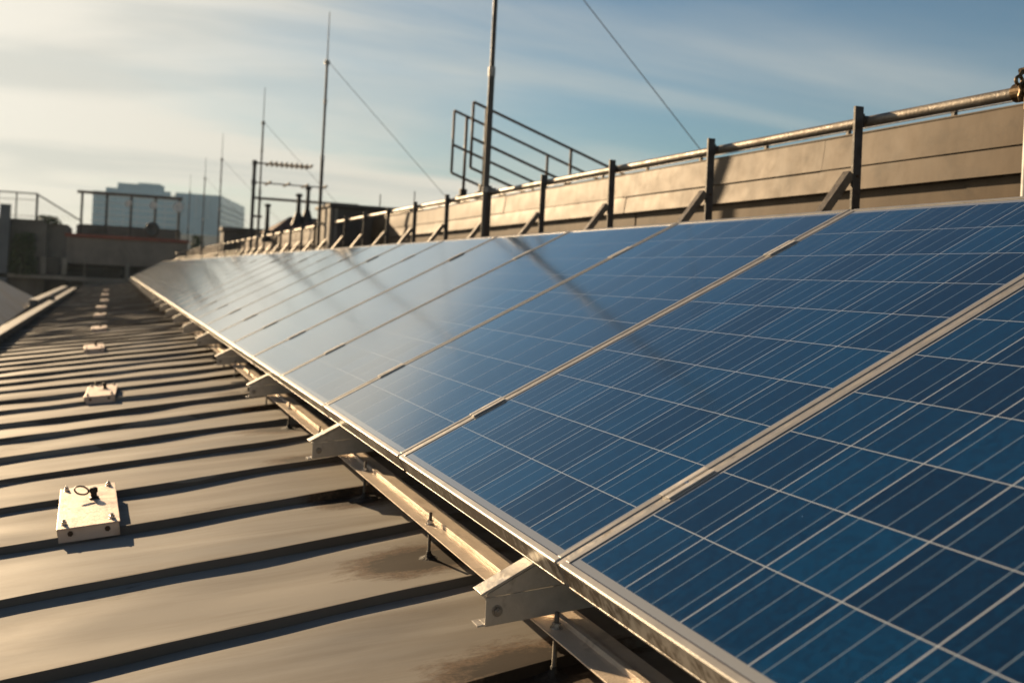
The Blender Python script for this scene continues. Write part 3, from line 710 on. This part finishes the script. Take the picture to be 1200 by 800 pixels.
# brass coupler on the pipe at the right edge
root = empty('pipe_coupling', (1.993, 0.885, 1.183))
m = MB(); m.lathe([(0.021, -0.03), (0.031, -0.03), (0.031, 0.03), (0.021, 0.03)], n=20, axis='y'); m.build('sleeve', MT['brass'], root, bevel=0.001)
m = MB(); m.path([(-0.026, -0.01, -0.034), (-0.034, -0.012, -0.018), (-0.031, -0.014, 0.0), (-0.036, -0.014, 0.016)], 0.006)
m.path([(-0.036, -0.012, 0.044), (-0.028, -0.012, 0.060), (-0.006, -0.012, 0.056), (0.01, -0.012, 0.036)], 0.007); m.tube((-0.018, -0.02, 0.066), (-0.018, 0.004, 0.066), 0.009, n=8); m.build('jaw', MT['brass'], root, smooth='auto')
m = MB(); m.ring((-0.038, -0.012, 0.030), 0.013, 0.0055, (1, 0, 0), (0, 0, 1)); m.build('ring_nut', MT['brass'], root, smooth=True)
m = MB(); m.tube((-0.022, -0.012, 0.024), (0.0, -0.012, 0.030), 0.009, n=10); m.build('screw', MT['brass'], root)
tag(root, 'brown brass coupling clamped on the pipe at the right edge', 'coupling')

# ------------------------------------------------------------------ stair railings crossing the wall
def stair_railing(y, label, low):
    root = empty('stair_railing', (2.45, y, 0)); rr = 0.0135
    def L(x, z0=None): return 2.215-0.342*(x)            # top rail height at local x
    x_end = 2.6
    u = MB(); u.tube((0, 0, L(0)-0.63), (0, 0, L(0)), rr, n=10); u.build('end_post', MT['rust'], root, smooth=True)
    u = MB(); u.tube((0.137, 0, 1.30), (0.137, 0, L(0.137)), rr*1.15, n=10); u.build('post', MT['rust'], root, smooth=True)
    for px in (1.05, 1.85, 2.55):
        u = MB(); u.tube((px, 0, L(px)-1.0), (px, 0, L(px)+0.01), rr*1.05, n=10); u.build('post', MT['rust'], root, smooth=True)
    for i, dz in enumerate((0, 0.345, 0.63)):
        u = MB(); u.tube((0, 0, L(0)-dz), (x_end, 0, L(x_end)-dz), rr, n=10); u.build('rail', MT['rust'], root, smooth=True)
    u = MB(); u.box(0.07, 0.20, -0.04, 0.04, 1.282, 1.36); u.box(0.10, 0.17, -0.025, 0.025, 1.36, 1.43); u.build('foot', MT['dark'], root, bevel=0.003)
    tag(root, label, 'railing', 'sloping railings of the stair over the wall')
stair_railing(7.92, 'farther left of two brown stair railings rising over the wall', 0)
stair_railing(7.36, 'nearer right of two brown stair railings beside the thick mast', 0)

# ------------------------------------------------------------------ flat roofed shed
root = empty('roof_shed', (1.90, 11.25, 0))
m = MB(); m.box(0.13, 2.6, 0.0, 0.85, 0.02, 1.39); m.build('wall', MT['shed'], root)
m = MB()
for i in range(4): m.box(0.04+0.025*i, 0.06+0.025*i, -0.02+0.001*i, 0.76-0.18*i, 0.0, 1.385)
m = MB(); m.box(0.02, 0.126, 0.0, 0.84, 0.0, 1.385); m.build('corner_boards', MT['shed_l'], root)
m = MB(); m.box(0.05, 0.075, -0.022, -0.001, 0.0, 1.38); m.box(0.016, 0.0195, 0.25, 0.3, 0, 1.38); m.build('batten', MT['shed'], root)
m = MB(); m.box(0.0, 2.75, -0.06, 0.95, 1.392, 1.435); m.build('roof', MT['shed'], root, bevel=0.003)
for (px, h) in ((0.85, 0.22), (1.35, 0.3), (2.0, 0.2), (2.4, 0.28)):
    m = MB(); m.tube((px, 0.6, 1.436), (px, 0.6, 1.436+h), 0.008, n=8); m.build('roof_rod', MT['steel'], root)
tag(root, 'dark flat roofed shed rising behind the railing', 'shed')

# ------------------------------------------------------------------ aerials left of the shed
def aerial(x, y):
    root = empty('aerial_mast', (x, y, 0))
    m = MB(); m.tube((0, 0, 0.6), (0, 0, 3.22), 0.045, n=12); m.build('pole', MT['dark'], root, smooth='auto')
    for z, ln, n, rad in ((3.16, 1.42, 9, 0.022), (2.68, 1.80, 4, 0.016)):
        m = MB(); m.tube((-0.05, 0, z), (ln, 0, z), rad, n=8); m.tube((0, 0, z-.06), (0, 0, z+.06), 0.06, n=8)
        for k in range(n):
            px = 0.35+(ln-0.42)*k/(n-1); m.tube((px, -0.42, z), (px, 0.42, z), 0.030, n=6)
        m.build('comb_aerial', MT['mast'], root)
    m = MB(); m.tube((0, 0, 2.3), (0.24, 0, 2.3), 0.03, n=8); m.tube((0, 0, 1.85), (0.24, 0, 1.85), 0.03, n=8); m.build('cross_arm', MT['steel'], root)
    tag(root, 'dark aerial pole with two comb shaped antennas', 'antenna')
aerial(2.42, 22.9)
m = MB(); m.tube((2.65, 23.4, 2.335), (5.2, 23.4, 2.335), 0.035, n=8)
for px in (2.66, 3.9, 5.15): m.tube((px, 23.4, 0.6), (px, 23.4, 2.335), 0.024, n=8)
_pf = m.build('pipe_gantry', MT['ledge']); tag(_pf, 'thin pale pipe frame behind the aerials', 'frame')
# low dark plant room and hipped roof with stacks behind the wall
root = empty('plant_room', (2.12, 26.5, 0))
m = MB(); m.box(0, 1.5, 0, 0.9, 0.3, 1.60); m.build('wall', MT['shed'], root)
m = MB(); m.box(-0.05, 1.6, -0.1, 1.0, 1.602, 1.70); m.build('roof', MT['shed'], root)
tag(root, 'low dark plant room behind the far end of the railing', 'plant room')
root = empty('hipped_dormer', (2.62, 20.3, 0))
m = MB(); m.box(0, 1.5, 0, 1.8, 0.5, 1.42); m.build('wall', MT['brick'], root)
m = MB(); m.add([(-.1, -.1, 1.422), (1.6, -.1, 1.422), (1.6, 1.9, 1.422), (-.1, 1.9, 1.422), (0.45, 0.9, 1.80), (1.05, 0.9, 1.80)], [(0, 1, 5, 4), (1, 2, 5), (2, 3, 4, 5), (3, 0, 4), (3, 2, 1, 0)])
m.build('roof', MT['tile'], root)
tag(root, 'low brown hipped roof left of the shed behind the railing', 'roof structure')
def chimney(x, y, z0, z1, r, label):
    root = empty('chimney_stack', (x, y, 0))
    m = MB(); m.tube((0, 0, z0), (0, 0, z1), r, r*0.8, n=12); m.build('flue', MT['dark'], root, smooth='auto')
    m = MB(); m.lathe([(r*2.8, z0-0.16), (r*1.9, z0-0.02), (r*1.2, z0+0.10)], n=14); m.build('cowl', MT['dark'], root, smooth=True)
    m = MB(); m.lathe([(0, z1+0.001), (r*1.35, z1+0.001), (r*1.35, z1+0.06), (0, z1+0.08)], n=12); m.build('cap', MT['dark'], root)
    tag(root, label, 'chimney', 'small flues behind the railing')
chimney(3.24, 19.98, 1.80, 2.34, 0.050, 'taller right hand dark flue on a cone base behind the railing')
chimney(3.05, 20.02, 1.72, 2.18, 0.055, 'shorter middle flue behind the railing')
chimney(2.36, 19.9, 1.30, 1.90, 0.05, 'short flue between the aerial pole and the middle flue')

# ------------------------------------------------------------------ left edge: gutter ledge and neighbouring roof
m = MB(); m.prism([(-2.035, -0.60), (-1.985, -0.60), (-1.985, -0.352), (-1.90, -0.352), (-1.90, -0.338), (-2.035, -0.338)], -4, 33.5)
o = m.build('gutter_ledge', MT['gutter'], None, bevel=0.003)
tag(o, 'pale metal gutter edge running up the left side of the roof', 'gutter')
m = MB(); m.prism([(-2.26, -0.46), (-2.10, -0.46), (-2.10, -0.26), (-2.26, -0.26)], 18.7, 31.5)
tag(m.build('duct', MT['gutter'], None, bevel=0.01), 'square pale duct beyond the left gutter edge', 'duct')
m = MB(); m.lathe([(0, -0.34), (0.07, -0.34), (0.07, -0.25), (0.0, -0.22)], (-1.99, 21.0, 0), n=12)
tag(m.build('vent_cap', MT['ledge']), 'little pale vent cap on the left gutter edge', 'vent')
# neighbouring roof: a hipped grey metal roof whose eave runs along the gutter
root = empty('neighbour_roof', (-2.3, 0, 0))
ridge = (-4.9, 12.0, 1.45)
m = MB()
m.add([(0, -6, -0.9), (0, 21.7, -0.36), (-5.0, 21.7, -0.36), (-5.0, -6, -0.9), (-2.4, 15.0, 1.25), (-2.4, -6, 0.85)],
      [(0, 1, 4, 5), (1, 2, 4), (2, 3, 5, 4), (0, 5, 3), (3, 2, 1, 0)])
m.build('sheet', MT['greyroof'], root)
m = MB(); m.box(-4.9, -0.05, -5.9, 21.6, -20, -0.92); m.build('wall', MT['beige'], root)
tag(root, 'plain grey sloping roof at the left edge beyond the gutter', 'roof')

# ------------------------------------------------------------------ buildings at the far end of the roof
def windows(root, xs, z0, z1, w, y=0.0):
    for x in xs:
        m = MB(); m.box(x, x+w, y-0.03, y-0.002, z0, z1); f = m.build('window', MT['ledge'], root)
        m = MB(); m.box(x+0.06, x+w-0.06, y-0.036, y-0.031, z0+0.06, z1-0.06); m.build('pane', MT['glass'], f)
# central terrace building
root = empty('terrace_building', (-3.0, 50.0, 0))
m = MB(); m.box(0, 5.75, 0, 7, 0.45, 1.76); m.build('wall', MT['beige'], root)
m = MB(); m.box(-0.1, 5.85, -0.12, 7.1, 1.762, 1.93); m.build('coping', MT['coping'], root)
m = MB(); m.box(-1.6, 8.5, 0.9, 7, -0.3, 0.448); m.build('recess_wall', MT['brick'], root)
m = MB(); m.box(-1.6, 8.5, 0.45, 8, -20, -0.32); m.build('lower_wall', MT['blue'], root)
m = MB(); m.box(-1.6, 8.5, 0.1, 0.44, -0.42, -0.20); m.build('ledge', MT['ledge'], root)
m = MB(); m.box(0.3, 5.6, 3.2, 7, 1.932, 2.5); m.build('upper_wall', MT['brick'], root)
for x in (1.0, 2.6, 4.0):
    m = MB(); m.box(x, x+0.8, 0.86, 0.898, -0.25, 0.40); m.build('door', MT['black'], root)
for x in (0.3, 2.4, 4.3):
    m = MB(); m.box(x, x+0.75, 0.41, 0.448, -1.1, -0.5); m.build('window', MT['black'], root)
tag(root, 'dark building with red brown coping across the far end of the roof', 'building')
# balcony railing in front of the recess
root = empty('balcony_railing', (-4.6, 50.2, 0))
m = MB()
for z in (-0.10, 0.10, 0.42): m.tube((0, 0, z), (8.6, 0, z), 0.018, n=6)
m.build('rail', MT['dark'], root)
m = MB()
for k in range(58): m.tube((0.15*k, 0, -0.19), (0.15*k, 0, 0.42), 0.009, n=5)
m.build('bars', MT['dark'], root)
tag(root, 'dark balcony railing below the beige wall at the far end', 'railing')
# pergola frame on the terrace
root = empty('pergola_frame', (-2.42, 51.2, 0))
for k in range(5):
    m = MB(); m.box(1.19*k-0.06, 1.19*k+0.06, -0.06, 0.06, 1.93, 4.0); m.build('post', MT['dark'], root)
m = MB(); m.box(-0.25, 4.9, -0.08, 0.08, 4.002, 4.14); m.build('beam', MT['rust'], root)
m = MB(); m.box(0, 4.8, -0.03, 0.03, 2.38, 2.46); m.build('lower_rail', MT['dark'], root)
tag(root, 'dark post and beam frame standing on the far terrace', 'pergola')
for k, (x, s, lb) in enumerate(((-0.17, 0.19, 'smallest pale dish, leftmost of three on the pergola beam'), (1.05, 0.20, 'middle pale dish on the pergola beam'), (2.28, 0.27, 'largest pale dish, right end of the pergola beam'))):
    root = empty('satellite_dish', (x, 51.0, 3.62)); root.rotation_euler = (R_(-12), 0, R_(-35+10*k))
    m = MB(); m.lathe([(0, 0.05), (s*0.5, 0.035), (s, -0.04), (s, -0.055), (s*0.5, 0.02), (0, 0.035)], n=20, axis='y'); m.build('reflector', MT['white'], root, smooth=True)
    m = MB(); m.tube((0, 0.04, 0), (0, 0.17, 0.28), 0.02, n=6); m.tube((0, -0.05, -s), (0, -0.25, 0), 0.012, n=6); m.build('arm', MT['steel'], root)
    tag(root, lb, 'dish', 'pale dishes on the pergola')
root = empty('satellite_dish', (1.0, 50.6, 2.35)); root.rotation_euler = (0, 0, R_(20))
m = MB(); m.lathe([(0, 0.05), (0.2, 0.03), (0.40, -0.05), (0.40, -0.07), (0.2, 0.01), (0, 0.03)], n=24, axis='y'); m.build('reflector', MT['post'], root, smooth=True)
m = MB(); m.tube((0, 0.05, 0), (0, 0.1, -0.42), 0.04, n=8); m.build('arm', MT['dark'], root)
tag(root, 'round dark grey dish on the red brown coping', 'dish')
m = MB(); m.tube((0, 0, -0.6), (0, 0, 0.62), 0.022, n=8); m.lathe([(0, 0.60), (0.07, 0.62), (0.07, 0.70), (0, 0.76)], n=10)
o = m.build('roof_pole', MT['ledge']); o.location = (-2.02, 46.3, 0); tag(o, 'thin pole with a small cap at the far left corner of the ribbed roof', 'pole')
m = MB(); m.box(-0.09, 0.09, -0.05, 0.05, -0.35, 0.55)
o = m.build('wooden_post', MT['gutter'], bevel=0.01); o.location = (-0.12, 48.2, 0); tag(o, 'short brown post at the far end of the panel row', 'post')
# left block with railing
root = empty('stair_building', (-14.0, 50.0, 0))
m = MB(); m.box(0, 10.1, -0.5, 6, -20, 2.46); m.build('wall', MT['brick'], root)
m = MB(); m.box(10.102, 11.0, 0.0, 6, -20, 2.34); m.build('wing_wall', MT['brick'], root)
m = MB(); m.box(8.0, 8.45, -0.9, -0.502, -3.0, 3.1); m.build('pier', MT['blue'], root)
for x in (8.95, 9.9, 10.85): 
    m = MB(); m.box(x, x+0.24, -0.62, -0.502, -0.12, 0.70); m.build('pale_pier', MT['ledge'], root)
for x in (9.22, 10.16):
    m = MB(); m.box(x, x+0.6, -0.53, -0.502, -0.15, 0.7); m.build('window', MT['black'], root)
m = MB(); m.box(-1, 12.0, -0.9, -0.63, -0.35, -0.18); m.build('ledge', MT['ledge'], root)
tag(root, 'dark block at the left edge under the far railing', 'building')
root = empty('roof_railing', (-6.2, 49.7, 0))
m = MB(); m.tube((0, 0, 3.72), (1.78, 0, 3.72), 0.035, n=8); m.tube((1.78, 0, 3.70), (3.9, 0, 2.50), 0.035, n=8); m.tube((0, 0, 3.4), (1.78, 0, 3.4), 0.015, n=6); m.tube((0, 0, 2.62), (1.78, 0, 2.62), 0.015, n=6); m.build('rail', MT['ledge'], root)
for x in (0.05, 0.85, 1.78):
    m = MB(); m.tube((x, 0, 2.46), (x, 0, 3.72), 0.05 if x > 1.5 else 0.035, n=8); m.build('post', MT['dark'], root)
m = MB()
for k in range(24):
    x = 0.07+0.15*k; zt = 3.70 if x < 1.78 else 3.70-(x-1.78)*0.566
    m.tube((x, 0, 2.46), (x, 0, zt), 0.007, n=5)
m.build('bars', MT['ledge'], root)
tag(root, 'pale roof railing with sloping end at the far left', 'railing')

# climbing shrub on the far wall and bushes
def bush(x, y, z, rx, rz, n, label, seed):
    rnd = random.Random(seed); root = empty('shrub', (x, y, z))
    m = MB()
    for i in range(n):
        t = rnd.uniform(0, 6.28); rr = rnd.random()**0.5; h = rnd.random()
        c = Vector((math.cos(t)*rr*rx*(1-0.4*h), math.sin(t)*rr*rx*0.6, h*rz))
        a = Vector((rnd.uniform(-1, 1), rnd.uniform(-1, 1), rnd.uniform(-1, 1))).normalized()*rnd.uniform(0.05, 0.10)
        b = a.orthogonal().normalized()*a.length*0.6
        m.add([c-a, c+b, c+a, c-b], [(0, 1, 2, 3)])
    m.build('foliage', MT['leaf'], root)
    s = MB()
    for i in range(7):
        t = rnd.uniform(0, 6.28); s.tube((0, 0, 0), (math.cos(t)*rx*0.6, math.sin(t)*rx*0.3, rz*rnd.uniform(0.5, 0.95)), 0.02, 0.006, n=6)
    s.build('stem', MT['dark'], root)
    tag(root, label, 'shrub')
bush(-4.9, 49.2, -0.2, 0.75, 2.0, 900, 'leafy shrub growing up the dark far left wall', 1)
bush(3.1, 47.9, 0.2, 0.45, 1.9, 600, 'green bush at the far end of the railing', 2)
bush(-3.9, 49.85, 2.34, 0.7, 0.35, 260, 'low tuft of plants on top of the far left wall', 5)

# pale low building in the distance
root = empty('pale_building', (8.2, 150, 0))
m = MB(); m.box(0, 9.5, 0, 20, -20, 5.2); m.build('wall', MT['cream'], root)
for k in range(5):
    m = MB(); m.box(0.6+1.8*k, 1.6+1.8*k, -0.03, -0.002, 2.0, 3.4); f = m.build('window', MT['glass'], root)
m = MB(); m.box(-0.2, 9.7, -0.2, 20.2, 5.202, 5.6); m.build('roof', MT['cream'], root)
tag(root, 'low cream building below the tower block', 'building')

# ------------------------------------------------------------------ distant glass tower block (two wings and a stepped crown)
def tower(name, loc, prof, z_top, steps, label, depth=22):
    pass
root = empty('tower_block', (-9.5, 400, -20))
m = MB(); m.box(0, 31, 0, 26, 0, 48.6); m.build('left_wing', MT['tower'], root)
m = MB(); m.box(4.5, 29, 2, 24, 48.62, 50.4); m.box(8.8, 26.5, 3, 22, 50.42, 52.6); m.box(16.5, 25.2, 3.5, 21, 52.62, 53.2); m.build('crown', MT['tower'], root)
m = MB(); m.add([(31.1, 6, 0), (49, 6, 0), (66, 66, 0), (31.1, 66, 0), (31.1, 6, 50.6), (49, 6, 50.6), (66, 66, 50.6), (31.1, 66, 50.6)], [(0, 3, 2, 1), (4, 5, 6, 7), (0, 1, 5, 4), (1, 2, 6, 5), (2, 3, 7, 6), (3, 0, 4, 7)])
m.build('right_wing', MT['tower'], root)
m = MB()
for k in range(20):
    z = 1.0+2.4*k
    m.box(-0.25, 31.02, -0.35, -0.01, z, z+0.55)
m.build('floor_bands', MT['towerb'], root)
m = MB()
for k in range(20):
    z = 1.0+2.4*k
    dv = Vector((17, 60, 0)).normalized(); nv = Vector((dv.y, -dv.x, 0))*0.3
    p0 = Vector((49, 6, z))+nv; p1 = Vector((66, 66, z))+nv; q0 = p0-nv*0.95; q1 = p1-nv*0.95
    m.add([p0, p1, q1, q0]+[v+Vector((0, 0, 0.55)) for v in (p0, p1, q1, q0)], [(0, 3, 2, 1), (4, 5, 6, 7), (0, 1, 5, 4), (1, 2, 6, 5), (2, 3, 7, 6), (3, 0, 4, 7)])
m.build('floor_bands', MT['towerb'], root)
m = MB()
for k in range(5): m.box(6.0+5.2*k, 6.3+5.2*k, -0.36, -0.352, 0.5, 48)
for k in range(3): m.box(34.5+4.6*k, 34.8+4.6*k, 5.7, 5.98, 0.5, 50)
m.build('mullions', MT['towerb'], root)
m = MB(); m.box(12, 13.5, 8, 10, 52.62, 53.0); m.box(19, 20.2, 8, 10, 53.22, 53.6); m.build('roof_plant', MT['tower'], root)
m = MB(); m.box(33, 46, 5.4, 5.69, 30, 41); m.build('sign_panel', MT['tower'], root)
tag(root, 'hazy blue glass tower block with stepped top in the distance', 'tower block')

# ------------------------------------------------------------------ the hazy air
m = bpy.data.materials.new('air'); m.use_nodes = True; nt = m.node_tree; nt.nodes.clear()
ou = N(nt, 'ShaderNodeOutputMaterial'); pv = N(nt, 'ShaderNodeVolumePrincipled')
pv.inputs['Color'].default_value = (0.66, 0.84, 1.0, 1); pv.inputs['Density'].default_value = 0.00032; pv.inputs['Anisotropy'].default_value = 0.2
nt.links.new(pv.outputs[0], ou.inputs['Volume'])
h = MB(); h.box(-905, 905, -705, 1105, -21, 35)
tag(h.build('haze', m), kind='stuff')
